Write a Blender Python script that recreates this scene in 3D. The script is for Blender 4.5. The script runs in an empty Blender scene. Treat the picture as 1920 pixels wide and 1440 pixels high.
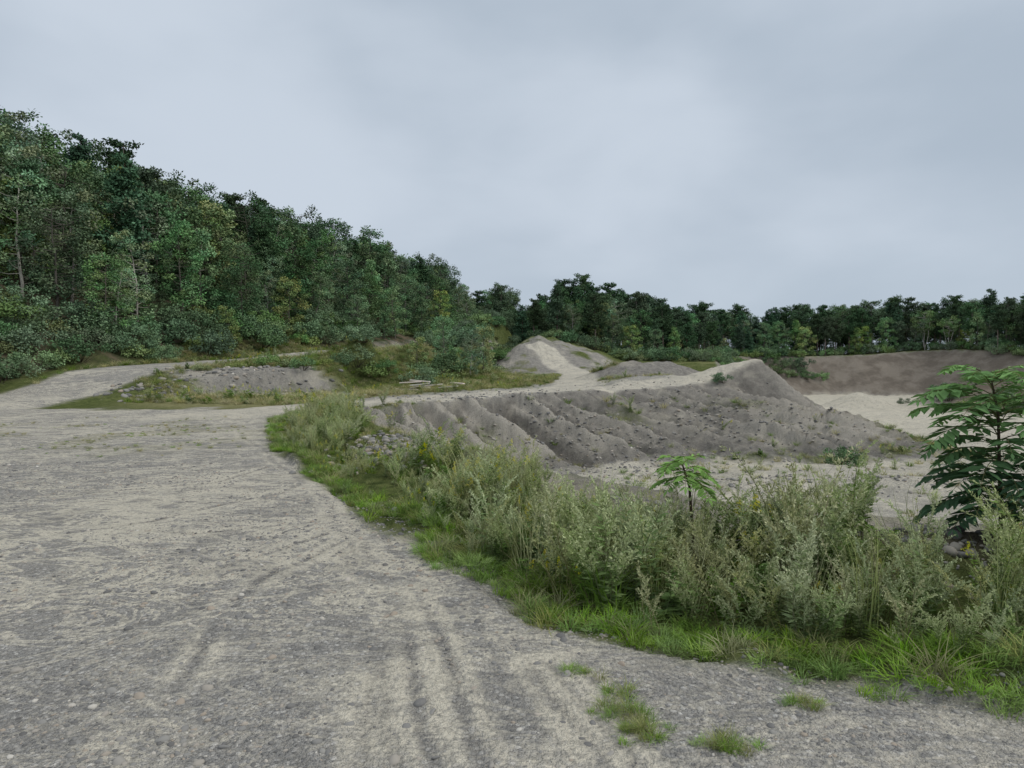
import bpy, math, numpy as np
from mathutils import Vector
rng = np.random.default_rng(7)
scene = bpy.context.scene
TAU = 2*math.pi

# ------------------------------------------------------------------ noise
_tab = np.random.default_rng(3).random((256, 256))
def vnoise(x, y):
    xi = np.floor(x).astype(int); yi = np.floor(y).astype(int)
    fx = x-xi; fy = y-yi
    fx = fx*fx*(3-2*fx); fy = fy*fy*(3-2*fy)
    a = _tab[xi & 255, yi & 255]; b = _tab[(xi+1) & 255, yi & 255]
    c = _tab[xi & 255, (yi+1) & 255]; d = _tab[(xi+1) & 255, (yi+1) & 255]
    return (a*(1-fx)+b*fx)*(1-fy)+(c*(1-fx)+d*fx)*fy
def fbm(x, y, s=1.0, o=4):
    r = 0; a = .5; t = 0
    ca, sa = math.cos(.6), math.sin(.6)
    x = x*s+17.3; y = y*s+5.1
    for i in range(o):
        r = r+a*vnoise(x, y); t += a
        x, y = (x*ca-y*sa)*2.03+3.7, (x*sa+y*ca)*2.03+9.1
        a *= .5
    return r/t-.5
def ss(a, b, v):
    t = np.clip((v-a)/(b-a), 0, 1); return t*t*(3-2*t)
def gauss(x, y, cx, cy, sx, sy, h):
    return h*np.exp(-((x-cx)/sx)**2-((y-cy)/sy)**2)
def cone(x, y, cx, cy, rx, ry, h):
    r = np.sqrt(((x-cx)/rx)**2+((y-cy)/ry)**2)
    return h*np.maximum(0, 1-np.sqrt(r*r+.02))
def line_dist(x, y, pl):
    best = np.full(x.shape, 1e9)
    for (x0, y0), (x1, y1) in zip(pl[:-1], pl[1:]):
        dx, dy = x1-x0, y1-y0
        t = np.clip(((x-x0)*dx+(y-y0)*dy)/(dx*dx+dy*dy), 0, 1)
        best = np.minimum(best, np.hypot(x-x0-t*dx, y-y0-t*dy))
    return best
def inside(x, y, poly):
    c = np.zeros(x.shape, bool)
    n = len(poly)
    for i in range(n):
        x0, y0 = poly[i]; x1, y1 = poly[(i+1) % n]
        if y0 == y1: continue
        cond = ((y0 > y) != (y1 > y)) & (x < (x1-x0)*(y-y0)/(y1-y0)+x0)
        c ^= cond
    return c
def sdist(x, y, poly):      # negative inside
    d = line_dist(x, y, list(poly)+[poly[0]])
    return np.where(inside(x, y, poly), -d, d)

# ------------------------------------------------------------------ layout (metres)
ROAD_EDGE = [(9, 1.2), (6, 1.9), (2.44, 3.17), (1.67, 3.5), (.88, 3.85), (.13, 4.25), (-.37, 5.2), (-.9, 6.3), (-1.95, 7.9),
             (-3.4, 10.6), (-5.3, 14.5), (-6.9, 19), (-7.3, 22.5)]
ROAD_POLY = [(9, -9)]+ROAD_EDGE+[(-8.2, 26), (-12, 27), (-17, 29), (-18, 33), (-25, 33), (-25, -9)]
BRANCH = [(-9.5, 21), (-7.6, 25.5), (-4.9, 30.6), (-1.4, 36.2), (2.2, 41.4), (4.6, 48), (5.2, 55), (6.5, 65), (6.5, 74), (3, 84)]
CREST_ROAD = [(2.2, 41.4), (6.6, 45.2), (13, 47.9), (17, 51), (19, 60)]
LEFT_ROAD = [(-19, 20), (-21.2, 28), (-21.5, 35), (-20.5, 42), (-18.4, 50), (-14.9, 60), (-13, 70), (-12, 80)]
BERM = [(9, 4.6), (6, 5.2), (3.6, 5.5), (2.4, 6.6), (1, 8.1), (-.5, 10.2), (-2.5, 13.5), (-4.5, 17.5), (-5.6, 21.5)]
HILL_FOOT = [(-27.5, 5), (-26.5, 20), (-26, 35), (-24, 44), (-20.5, 54), (-16.5, 66), (-12, 78), (-6.5, 92), (-3, 106), (-3, 120)]
HILL = HILL_FOOT+[(-3, 400), (-600, 400), (-600, 5)]
PIT_FLOOR = [(110, 8), (30, 12), (12, 14), (5, 17), (1.5, 21), (.5, 26), (3, 29.0), (10, 31.5), (14.5, 31), (20, 32.5), (23.5, 34.5),
             (26, 40), (26.5, 47), (25, 55), (27, 65), (32, 80), (38, 100), (44, 116), (60, 122), (72, 116), (76, 100), (73, 88), (80, 70), (110, 50)]
PIT_RIM = [(125, 1), (30, 3.5), (7, 6.6), (3.4, 7.6), (.7, 10.2), (-1.8, 14.5), (-4.3, 19), (-5.5, 24), (-3, 30), (0, 35), (6, 43.5), (13, 46),
           (18, 48.3), (20, 52), (20.5, 60), (22, 70), (26, 85), (32, 105), (40, 125), (60, 131), (80, 127), (90, 108), (90, 90), (95, 80), (125, 60)]
FAR_FOREST = [(-3, 104), (8, 98), (18, 96), (25, 100), (31, 110), (40, 128), (60, 133), (81, 129), (88, 108), (84, 92), (92, 80), (127, 62), (220, 62), (220, 200), (-30, 200)]

def ridges(x, y, t):
    s = (x+6)*.53+(y-25)*.85
    sw = s+fbm(x, y, .2, 2)*3.0+fbm(x, y, 1.0, 3)*.7
    r1 = (sw/3.0) % 1
    r1 = np.where(r1 < .68, r1/.68, (1-r1)/.32)          # asymmetric dumped ridges
    r2 = np.abs(((sw*1.37+2.1)/1.05) % 1-.5)*2
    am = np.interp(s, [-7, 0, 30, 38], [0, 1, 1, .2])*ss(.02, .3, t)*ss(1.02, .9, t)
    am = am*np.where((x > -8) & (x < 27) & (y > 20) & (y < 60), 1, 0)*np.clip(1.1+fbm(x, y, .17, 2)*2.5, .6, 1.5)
    return r1, r2, am
def height(x, y, fine=True):
    g = np.interp(y, [22, 31, 36, 42, 50, 60, 75, 100, 400], [0, .25, 1.25, 1.6, 2, 2.8, 3.4, 4.2, 5])
    bx = np.interp(y, [0, 30, 34, 37, 41, 44, 50, 60, 75, 100], [-17.5, -17.8, -16, -12.5, -10, -10, -8.5, -7, -4, 0])
    bx = bx+fbm(x, y, .35, 4)*3.2
    pl = g*ss(0, 1, (bx-x)/1.7+.2)
    pl = pl+gauss(x, y, -9.2, 46, 3.2, 2.6, 1.9)+gauss(x, y, -4.5, 57, 3.5, 6, 1.4)
    pl = pl+ss(44, 60, y)*ss(-6, 10, x)*.6+ss(60, 100, y)*1.4*ss(-8, 4, x)
    pl = pl+cone(x, y, 17.9, 48.5, 5.2, 3.8, 1.85)+gauss(x, y, 12.5, 49, 6, 3, .6)
    # stepped gravel working face in the distance
    fx = x-.28*(y-78)
    fc = ss(74, 84, y+fbm(x, y, .3, 3)*3)*ss(12.5, 7.5, fx)*ss(-6, 1, fx)*(2.5-.18*(fx-2))
    pl = pl+fc*(1+fbm(x*2.2, y*.6, .35, 4)*.35)+gauss(x, y, -4, 97, 8, 10, 3.0)
    pl = pl+cone(x, y, 10, 55, 5.0, 3.6, 1.6)+cone(x, y, 13.8, 57, 3.6, 3, 1.2)+gauss(x, y, 19, 70, 3, 6, .8)
    pl = pl+ss(105, 130, y)*1.0
    hd = sdist(x, y, HILL)
    hin = np.maximum(0, -hd)
    hh = 18*(1-np.exp(-hin*.56/18))
    hh *= np.interp(y, [0, 60, 110, 160], [1, 1, .75, .5])
    hh = hh+ss(0, 8, hin)*fbm(x, y, .09, 3)*3
    pl = pl+hh
    ff = ss(60, 90, x)*ss(55, 75, y)
    pl = pl+ff*1.5
    df = np.maximum(0, sdist(x, y, PIT_FLOOR)); dr = np.maximum(0, -sdist(x, y, PIT_RIM))
    t = df/(df+dr+1e-6)
    floor = np.interp(y, [10, 30, 50, 75, 130], [-2.7, -3.05, -3.6, -4.0, -4.1])+fbm(x, y, .12, 3)*.35
    floor = floor+cone(x, y, 44.5, 86, 4.8, 3.6, 2.1)+gauss(x, y, 62, 84, 8, 4.5, 3.4)+gauss(x, y, 30, 60, 5, 2, .5)
    floor = floor+gauss(x, y, 12, 24.5, 9, .9, .4)
    r1, r2, am = ridges(x, y, t)
    z = floor+(pl-floor)*t
    z = z-am*((1-r1)*1.3+(1-r2)*.3-.45)
    slopem = ss(0, .2, t)*ss(1, .85, t)
    z = z+slopem*(fbm(x, y, .5, 4)*.5+fbm(x, y, 1.7, 4)*.45*ss(100, 60, y))
    bd = line_dist(x, y, BERM)
    z = z+np.exp(-(bd/.75)**2)*(np.interp(y, [5, 7, 9, 13], [.12, .05, .12, .3])+fbm(x, y, .7, 3)*.45)
    z = z+gauss(x, y, 3.6, 5.3, .9, .6, .25)
    road = np.minimum(line_dist(x, y, BRANCH)-1.4, np.minimum(line_dist(x, y, LEFT_ROAD)-2.4, np.where(inside(x, y, ROAD_POLY), -line_dist(x, y, ROAD_EDGE), 9)))
    rough = ss(0, 1.5, road)
    z = z+rough*fbm(x, y, .6, 4)*.35+fbm(x, y, .15, 3)*.12*ss(6, 20, y)
    if fine:
        nf = ss(90, 60, y)
        z = z+fbm(x, y, 2.2, 3)*.035*nf+rough*fbm(x, y, 4, 3)*.10*nf
    return z

TR = [[(-.35, 0), (-.5, 2.6), (-.75, 3.6), (-1.0, 4.8), (-1.5, 6.2), (-2.4, 8.2), (-3.9, 11.2), (-6.5, 16), (-9, 21)],
      [(-.2, 0), (-.35, 2.6), (-.6, 3.6), (-.88, 4.8), (-1.35, 6.1), (-2.2, 7.9)],
      [(.0, 0), (-.15, 2.6), (-.45, 3.9), (-.8, 5.2), (-1.2, 6.4), (-2.0, 7.9)],
      [(-.55, 0), (-.65, 2.8), (-.85, 3.8), (-1.12, 5), (-1.5, 5.9)],
      [(-9, 5.0), (-4.8, 6.3), (-3.9, 7.1), (-3.1, 8.6), (-2.9, 9.8)],
      [(-9, 5.3), (-4.9, 6.55), (-4.0, 7.3), (-3.3, 8.6)],
      [(-11, 7.4), (-6, 8.2), (-4.3, 9.3), (-3.9, 11)],
      [(-12, 9.6), (-7.5, 10.2), (-5.6, 12)],
      [(-1.7, 2), (-1.75, 3), (-1.9, 4.4), (-1.85, 5.4)],
      [(-2.4, 5.2), (-1.8, 6.4), (-1.75, 7.2)],
      [(-1.9, 5.0), (-1.55, 6.1), (-1.65, 7.6), (-2.6, 9.2)],
      [(-7, 6.6), (-4.6, 6.9), (-3.2, 6.5), (-2.2, 6.9), (-1.7, 7.8)],
      [(.5, 0), (.35, 2.8), (.05, 3.7)], [(.62, 0), (.47, 2.8), (.15, 3.75)]]
def tracks(x, y):
    xx = x+fbm(x, y, .6, 2)*.3; yy = y+fbm(y, x, .6, 2)*.3
    v = np.zeros(x.shape); p = np.zeros(x.shape)
    for i, l in enumerate(TR):
        d = line_dist(xx, yy, l)
        w = 1.0 if i == 4 else .6
        v = np.maximum(v, w*np.exp(-(d/.028)**2)); p = np.maximum(p, min(1, w*1.5)*np.exp(-((d-.085)/.045)**2))
    md = np.clip(.6+fbm(x, y, 1.3, 3)*2.4, 0, 1)
    return v*md, p*md

# ------------------------------------------------------------------ terrain mesh
def axis(segs, end):
    out = [segs[0][0]]
    for (a, ha), (b, hb) in zip(segs[:-1], segs[1:]):
        p = a
        while p < b-1e-6:
            f = (p-a)/(b-a); p = p+ha+(hb-ha)*f; out.append(min(p, b))
    p = out[-1]; h = segs[-1][1]
    while p < end:
        h *= 1.25; p += h; out.append(p)
    return np.unique(np.round(np.array(out), 4))
xr = axis([(0, .03), (2.6, .05), (8, .12), (28, .25), (60, .7), (110, 1.4)], 1600)
xl = axis([(0, .03), (4, .05), (10, .12), (28, .3), (60, .8), (110, 2)], 1600)
xs = np.unique(np.concatenate([-xl, xr]))
yb = axis([(0, .3), (4, .8)], 400)
yf = axis([(0, .2), (2.3, .035), (8, .055), (14, .11), (50, .22), (70, .4), (135, .8)], 1600)
ys = np.unique(np.concatenate([-yb, yf]))
X, Y = np.meshgrid(xs, ys)
Z = height(X, Y)
tv, tp = tracks(X, Y)
onroad = inside(X, Y, ROAD_POLY)
Z = Z-np.where(onroad, tv*.011-tp*.007, 0)
near = ss(220, 150, np.hypot(X, Y))
Z = np.where(np.hypot(X, Y) > 150, Z*near+(1-near)*3.0, Z)
ny, nx = X.shape

dR = line_dist(X, Y, ROAD_EDGE)
wob = fbm(X, Y, .9, 4)
road_main = ss(-.15, .2, np.where(onroad, dR, -dR)+wob*.6)
lr = line_dist(X, Y, LEFT_ROAD)+fbm(X, Y, .5, 3)*1.0
br = line_dist(X, Y, BRANCH)+fbm(X, Y, .7, 3)*.8
cr = line_dist(X, Y, CREST_ROAD)+fbm(X, Y, .7, 3)*.8
roads = np.maximum(road_main*ss(25.5, 23.5, Y+wob*4)*np.where(X > -25, 1, 0), np.maximum(ss(2.6, 1.9, lr), np.maximum(ss(1.9, 1.4, br), ss(1.6, 1.1, cr))))
sf = sdist(X, Y, PIT_FLOOR); sr = sdist(X, Y, PIT_RIM)
tt = np.maximum(0, sf)/(np.maximum(0, sf)+np.maximum(0, -sr)+1e-6)
R1, R2, AM = ridges(X, Y, tt)
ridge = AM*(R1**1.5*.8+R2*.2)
hill_in = -sdist(X, Y, HILL)
forest = np.maximum(ss(-1, 2, hill_in+wob*3), ss(1, -1, sdist(X, Y, FAR_FOREST)))
forest = np.maximum(forest, ss(150, 170, np.hypot(X, Y)))
pitm = ss(.3, -.3, sr)
floorm = ss(1.2, -.5, sf+wob*2)
slope_dark = pitm*(1-floorm)
farbank = slope_dark*ss(95, 112, Y)
redbank = np.clip(gauss(X, Y, 62, 81, 9, 6, 1.6), 0, 1)
eo = np.where(onroad, -dR, dR)
back = ss(1.6, 2.4, eo+wob)*(1-pitm)*ss(12, 9, Y)*ss(-2, 0, X)
brown = np.clip(farbank*.8+redbank+np.clip(gauss(X, Y, 3.6, 5.2, 1.3, .9, 1.5), 0, 1)+back*.5, 0, 1)
grass = 1-roads
grass = grass*(1-pitm*.9)
grass = grass*(1-back*.75)
crestband = ss(3.4, 2.2, np.minimum(line_dist(X, Y, BRANCH[2:6]), line_dist(X, Y, CREST_ROAD)))
grass = grass*(1-.8*crestband)
grass = np.clip(grass+pitm*(1-floorm)*ss(.05, .25, fbm(X, Y, .28, 4))*.8*(1-.8*ridge)*ss(18, 26, Y), 0, 1)
grass = np.clip(grass+ss(3, .5, np.abs(X-24)+np.abs(Y-40)*.25)*.8, 0, 1)
grass = grass*(1-farbank)
leftbank = ss(1.2, .75, np.hypot((X+13.2)/5.2, (Y-36.6)/3.2))
farm = ss(1.4, .9, np.hypot((X-4.5)/9, (Y-80)/9))
piles = ss(1.2, .9, np.hypot((X-11)/6, (Y-55)/5))
bare = np.maximum(np.maximum(farm, ss(1.4, .9, np.hypot((X-17)/7, (Y-50)/6))), np.maximum(piles, leftbank))
bare = bare*ss(-.2, .02, fbm(X+40, Y, .45, 4)+.07)
slope_dark = np.clip(slope_dark+np.maximum(piles, np.maximum(leftbank*.7, farm*.7)), 0, 1)
slope_dark = slope_dark*(1-ss(1.9, 1.3, np.minimum(br, cr)))
grass = grass*(1-bare)
patch = ss(1.2, .5, np.hypot((X+11)/6.5, (Y-15.5)/5.0))*ss(-.05, .15, fbm(X, Y, .9, 4))
grass = np.clip(grass+patch*.4*road_main, 0, 1)
dry = np.clip(ss(1.2, .7, np.hypot((X+10)/7, (Y-31)/7))+patch+ss(.05, .25, fbm(X, Y+80, .2, 3))*.5, 0, 1)
sandm = np.clip(floorm*.9*np.interp(Y, [20, 45], [.5, 1])+ss(1.3, .4, np.hypot((X-18)/5, (Y-47)/5))*.8+ss(1.9, 1.2, np.minimum(br, cr))*.7, 0, 1)
wash = ss(1.35, .5, np.hypot((X+4.0)/5.0, (Y-7.4)/3.2))+.6*ss(9, 15, Y)*road_main

V = np.stack([X, Y, Z], -1).reshape(-1, 3)
ii = np.arange(nx*ny).reshape(ny, nx)
F = np.stack([ii[:-1, :-1], ii[:-1, 1:], ii[1:, 1:], ii[1:, :-1]], -1).reshape(-1, 4)
def attr(mesh, name, data):
    a = mesh.attributes.new(name, 'FLOAT_COLOR', 'POINT')
    a.data.foreach_set('color', np.ascontiguousarray(data, dtype=np.float32).ravel())
def mk_mesh(name, V, F, smooth=True):
    V = np.asarray(V, dtype=np.float32); F = np.asarray(F, dtype=np.int32)
    me = bpy.data.meshes.new(name)
    k = F.shape[1]
    me.vertices.add(len(V)); me.vertices.foreach_set('co', V.ravel())
    me.loops.add(F.size); me.loops.foreach_set('vertex_index', F.ravel())
    me.polygons.add(len(F))
    me.polygons.foreach_set('loop_start', np.arange(0, F.size, k, dtype=np.int32))
    me.polygons.foreach_set('loop_total', np.full(len(F), k, dtype=np.int32))
    me.polygons.foreach_set('use_smooth', np.full(len(F), smooth))
    me.update(calc_edges=True)
    return me
A1 = np.stack([grass, sandm, slope_dark, brown], -1).reshape(-1, 4)
A2 = np.stack([forest, np.where(onroad, tv, 0), np.where(onroad, tp, 0), dry], -1).reshape(-1, 4)
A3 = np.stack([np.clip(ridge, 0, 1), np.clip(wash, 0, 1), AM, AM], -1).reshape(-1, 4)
RD = roads.reshape(-1)

class NB:
    def __init__(s, nt): s.nt = nt; nt.nodes.clear()
    def n(s, t, **k):
        nd = s.nt.nodes.new(t)
        for a, b in k.items(): setattr(nd, a, b)
        return nd
    def l(s, a, b): s.nt.links.new(a, b)
    def mix(s, f, a, b, mode='MIX'):
        m = s.n('ShaderNodeMix', data_type='RGBA', blend_type=mode); m.clamp_factor = True
        for v, i in ((f, 0), (a, 6), (b, 7)):
            if isinstance(v, (int, float)): m.inputs[i].default_value = v
            elif isinstance(v, tuple): m.inputs[i].default_value = (*v, 1)
            else: s.l(v, m.inputs[i])
        return m.outputs[2]
    def math(s, op, a, b=None, c=None, clamp=False):
        m = s.n('ShaderNodeMath', operation=op); m.use_clamp = clamp
        for i, v in enumerate((a, b, c)):
            if v is None: continue
            if isinstance(v, (int, float)): m.inputs[i].default_value = v
            else: s.l(v, m.inputs[i])
        return m.outputs[0]
    def ramp(s, f, lo, hi):
        m = s.n('ShaderNodeMapRange'); m.interpolation_type = 'SMOOTHSTEP'
        s.l(f, m.inputs[0]); m.inputs[1].default_value = lo; m.inputs[2].default_value = hi
        return m.outputs[0]
    def noise(s, vec, scale, detail=4, rough=.55, dist=0):
        t = s.n('ShaderNodeTexNoise'); s.l(vec, t.inputs['Vector'])
        t.inputs['Scale'].default_value = scale; t.inputs['Detail'].default_value = detail
        t.inputs['Roughness'].default_value = rough; t.inputs['Distortion'].default_value = dist
        return t.outputs['Fac']
    def vor(s, vec, scale):
        t = s.n('ShaderNodeTexVoronoi'); s.l(vec, t.inputs['Vector']); t.inputs['Scale'].default_value = scale
        return t
    def mapping(s, vec, rot, sc):
        m = s.n('ShaderNodeMapping'); s.l(vec, m.inputs[0]); m.inputs['Rotation'].default_value = rot; m.inputs['Scale'].default_value = sc
        return m.outputs[0]

def terrain_mat(kind):
    m = bpy.data.materials.new(kind+'_soil'); m.use_nodes = True
    b = NB(m.node_tree)
    P = b.n('ShaderNodeNewGeometry').outputs['Position']
    def at(nm):
        a = b.n('ShaderNodeAttribute', attribute_name=nm); s = b.n('ShaderNodeSeparateColor'); b.l(a.outputs['Color'], s.inputs[0])
        return list(s.outputs)[:3]+[a.outputs['Alpha']]
    grass, sand, dark, brown = at('A1'); forest, tv, tp, dry = at('A2'); ridge, wash, am, _ = at('A3')
    big = b.noise(P, .4, 4, .6, .4)
    fin = b.noise(P, 22, 3, .7)
    if kind != 'hillside':
        v1 = b.vor(P, 38); v2 = b.vor(P, 130)
        med = b.noise(P, 1.7, 5, .68, 1.0)
        sc = b.n('ShaderNodeSeparateColor'); b.l(v1.outputs['Color'], sc.inputs[0])
        cr = b.n('ShaderNodeValToRGB'); b.l(sc.outputs[0], cr.inputs[0])
        e = cr.color_ramp.elements; e[0].position = 0; e[0].color = (.10, .10, .10, 1); e[1].position = 1; e[1].color = (.64, .625, .59, 1)
        for p, c in ((.3, (.195, .195, .192)), (.6, (.27, .266, .256)), (.85, (.38, .365, .335))):
            q = e.new(p); q.color = (*c, 1)
        grav = b.mix(b.ramp(v1.outputs['Distance'], .4, .75), cr.outputs[0], (.225, .216, .197))
        s3 = b.n('ShaderNodeSeparateColor'); b.l(v2.outputs['Color'], s3.inputs[0])
        grav = b.mix(.4, grav, b.mix(s3.outputs[1], (.135, .133, .128), (.48, .465, .43)))
        sandc = b.mix(b.ramp(fin, .3, .7), (.46, .428, .35), (.62, .58, .48))
        sandc = b.mix(.2, sandc, b.mix(s3.outputs[1], (.25, .235, .205), (.68, .64, .55)))
        # rain-washed silt: thin winding branches, scale chosen in metres
        m1 = b.mapping(P, (0, 0, math.radians(58)), (.55, 1.1, 1))
        st = b.noise(m1, 1.0, 5, .54, 2.8)
        m2 = b.mapping(P, (0, 0, math.radians(12)), (.5, 1.3, 1))
        st2 = b.noise(m2, .9, 5, .54, 2.4)
        s1_ = b.ramp(b.math('ABSOLUTE', b.math('SUBTRACT', st, .5)), .032, .008)
        s2_ = b.ramp(b.math('ABSOLUTE', b.math('SUBTRACT', st2, .5)), .028, .008)
        s3_ = b.ramp(b.math('ABSOLUTE', b.math('SUBTRACT', st, .60)), .024, .006)
        streak = b.math('MAXIMUM', b.math('MAXIMUM', s1_, s2_), b.math('MULTIPLY', s3_, .8))
        sf = b.math('MULTIPLY', streak, b.math('ADD', .4, b.math('MULTIPLY', wash, .9)))
        sf = b.math('ADD', sf, b.math('MULTIPLY', b.ramp(b.math('ADD', big, b.math('MULTIPLY', med, .8)), .86, 1.12), .7))
        sf = b.math('ADD', sf, b.math('MULTIPLY', wash, .10))
        sf = b.math('ADD', sf, b.math('MULTIPLY', sand, .8))
        sf = b.math('ADD', sf, b.math('MULTIPLY', tp, .8))
        sf = b.math('SUBTRACT', sf, b.math('MULTIPLY', tv, .4))
        sf = b.math('MULTIPLY', sf, b.math('ADD', .6, b.math('MULTIPLY', b.ramp(fin, .35, .65), .8)), clamp=True)
        col = b.mix(sf, grav, sandc)
        col = b.mix(b.math('MULTIPLY', tv, .6), col, (.15, .142, .126))
        col = b.mix(b.math('MULTIPLY', b.ramp(med, .50, .36), .3), col, (.17, .165, .154))
        dk = b.mix(b.ramp(b.noise(P, 2.6, 5, .78), .38, .62), (.10, .092, .082), (.27, .252, .222))
        dk = b.mix(.35, dk, grav)
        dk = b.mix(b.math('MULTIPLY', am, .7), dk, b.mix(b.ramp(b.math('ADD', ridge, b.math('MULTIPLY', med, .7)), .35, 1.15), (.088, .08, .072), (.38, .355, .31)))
        dk = b.mix(b.math('MULTIPLY', b.ramp(big, .54, .68), .6), dk, (.38, .355, .30))
        dk = b.mix(b.math('MULTIPLY', b.ramp(fin, .5, .35), .45), dk, (.09, .084, .075))
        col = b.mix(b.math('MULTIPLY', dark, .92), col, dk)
        bw = b.mix(b.ramp(b.noise(P, .35, 4, .6), .38, .62), (.135, .112, .09), (.225, .195, .16))
        col = b.mix(brown, col, bw)
    else: col = (.2, .18, .15)
    gg = b.mix(b.ramp(b.noise(P, 5, 4, .7), .3, .7), (.055, .075, .026), (.13, .15, .055))
    gd = b.mix(b.ramp(b.noise(P, 3, 4, .7), .3, .7), (.16, .16, .075), (.30, .28, .15))
    gg = b.mix(b.math('MULTIPLY', dry, .85), gg, gd)
    gf = b.math('MULTIPLY', grass, b.ramp(b.math('ADD', b.noise(P, 2.2, 5, .75), b.math('MULTIPLY', grass, .3)), .42, .72))
    col = b.mix(gf, col, gg)
    fo = b.mix(b.ramp(b.noise(P, .9, 5, .7), .35, .65), (.04, .055, .025), (.15, .12, .085))
    col = b.mix(forest, col, fo)
    bs = b.n('ShaderNodeBsdfDiffuse'); b.l(col, bs.inputs['Color'])
    bp = b.n('ShaderNodeBump')
    if kind == 'hillside':
        bp.inputs['Distance'].default_value = .1; bp.inputs['Strength'].default_value = .6; b.l(fin, bp.inputs['Height'])
    else:
        h = b.math('ADD', b.math('MULTIPLY', v1.outputs['Distance'], -.7), fin)
        h = b.math('ADD', h, b.math('MULTIPLY', v2.outputs['Distance'], -.3))
        bp.inputs['Distance'].default_value = .03; bp.inputs['Strength'].default_value = .9; b.l(h, bp.inputs['Height'])
    b.l(bp.outputs[0], bs.inputs['Normal'])
    o = b.n('ShaderNodeOutputMaterial'); b.l(bs.outputs[0], o.inputs[0])
    return m
TM = terrain_mat('gravel'); TH = terrain_mat('hillside')
def sub_terrain(name, fsel, mat):
    f = F[fsel]; u, inv = np.unique(f, return_inverse=True)
    me = mk_mesh(name, V[u], inv.reshape(-1, 4))
    attr(me, 'A1', A1[u]); attr(me, 'A2', A2[u]); attr(me, 'A3', A3[u])
    me.materials.append(mat)
    ob = bpy.data.objects.new(name, me); scene.collection.objects.link(ob)
fr = RD[F].mean(1) > .5
fp = ((sr.reshape(-1)[F].mean(1) < 0)) & ~fr
fh = ((hill_in.reshape(-1)[F].mean(1) > 2.5)) & ~fr & ~fp
sub_terrain('gravel_road', fr, TM)
sub_terrain('quarry_pit', fp, TM)
sub_terrain('hillside', fh, TH)
sub_terrain('ground', ~(fr | fp | fh), TM)

# ------------------------------------------------------------------ foliage
def foliage_mat(name, trans=.25, var=.35, hue=.045):
    m = bpy.data.materials.new(name); m.use_nodes = True
    b = NB(m.node_tree)
    a = b.n('ShaderNodeAttribute', attribute_name='Cd')
    oi = b.n('ShaderNodeObjectInfo')
    hs = b.n('ShaderNodeHueSaturation')
    b.l(b.math('ADD', .498-hue/2, b.math('MULTIPLY', oi.outputs['Random'], hue)), hs.inputs['Hue'])
    r2 = b.math('FRACT', b.math('MULTIPLY', oi.outputs['Random'], 37.7))
    b.l(b.math('ADD', 1-var/2, b.math('MULTIPLY', r2, var)), hs.inputs['Value'])
    r3 = b.math('FRACT', b.math('MULTIPLY', oi.outputs['Random'], 91.3))
    b.l(b.math('ADD', .75, b.math('MULTIPLY', r3, .35)), hs.inputs['Saturation'])
    b.l(a.outputs['Color'], hs.inputs['Color'])
    d = b.n('ShaderNodeBsdfDiffuse'); b.l(hs.outputs[0], d.inputs[0])
    o = b.n('ShaderNodeOutputMaterial')
    if trans > 0:
        t = b.n('ShaderNodeBsdfTranslucent'); b.l(b.mix(.3, hs.outputs[0], (.2, .3, .04)), t.inputs[0])
        ms = b.n('ShaderNodeMixShader'); ms.inputs[0].default_value = trans
        b.l(d.outputs[0], ms.inputs[1]); b.l(t.outputs[0], ms.inputs[2]); b.l(ms.outputs[0], o.inputs[0])
    else: b.l(d.outputs[0], o.inputs[0])
    return m
FM = foliage_mat('tree_foliage', 0, .6); WM = foliage_mat('weed_foliage', .2, .4, .02)

def unit(v): return v/(np.linalg.norm(v, axis=-1, keepdims=True)+1e-9)
class Geo:
    def __init__(s): s.V = []; s.F = []; s.C = []; s.n = 0
    def leaves(s, c, d, ln, wd, col, nrm=None, fold=0):
        c = np.asarray(c, float); n = len(c)
        d = unit(np.asarray(d, float))
        if nrm is None: nrm = np.random.default_rng(n).normal(size=(n, 3))
        side = unit(np.cross(d, nrm)); up = np.cross(side, d)
        ln = np.broadcast_to(np.asarray(ln, float), (n,))[:, None]; wd = np.broadcast_to(np.asarray(wd, float), (n,))[:, None]
        v = np.stack([c, c+d*ln*.45+side*wd*.5+up*wd*fold, c+d*ln, c+d*ln*.45-side*wd*.5+up*wd*fold], 1).reshape(-1, 3)
        f = np.arange(4*n).reshape(n, 4)+s.n
        s.V.append(v); s.F.append(f); s.n += 4*n
        s.C.append(np.repeat(np.broadcast_to(np.asarray(col, float), (n, 3)), 4, 0))
    def tube(s, pts, rads, col, k=5):
        pts = np.asarray(pts, float); n = len(pts)
        tan = unit(np.gradient(pts, axis=0))
        ref = np.array([.31, .95, .1]) if abs(tan[0][2]) > .5 else np.array([0, 0, 1.])
        a = unit(np.cross(tan, ref)); b = np.cross(tan, a)
        th = np.arange(k)*TAU/k
        v = pts[:, None]+(np.cos(th)[None, :, None]*a[:, None]+np.sin(th)[None, :, None]*b[:, None])*np.asarray(rads)[:, None, None]
        s.V.append(v.reshape(-1, 3))
        i = np.arange(n*k).reshape(n, k)+s.n
        f = np.stack([i[:-1], np.roll(i[:-1], -1, 1), np.roll(i[1:], -1, 1), i[1:]], -1).reshape(-1, 4)
        s.F.append(f); s.n += n*k
        s.C.append(np.tile(np.asarray(col, float), (n*k, 1)))
    def obj(s, name, mat, coll=None, smooth=False):
        me = mk_mesh(name, np.concatenate(s.V), np.concatenate(s.F), smooth)
        C = np.concatenate(s.C); attr(me, 'Cd', np.concatenate([C, np.ones((len(C), 1))], 1))
        me.materials.append(mat)
        ob = bpy.data.objects.new(name, me)
        (coll or scene.collection).objects.link(ob)
        return ob
GAIN = 2.55
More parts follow.
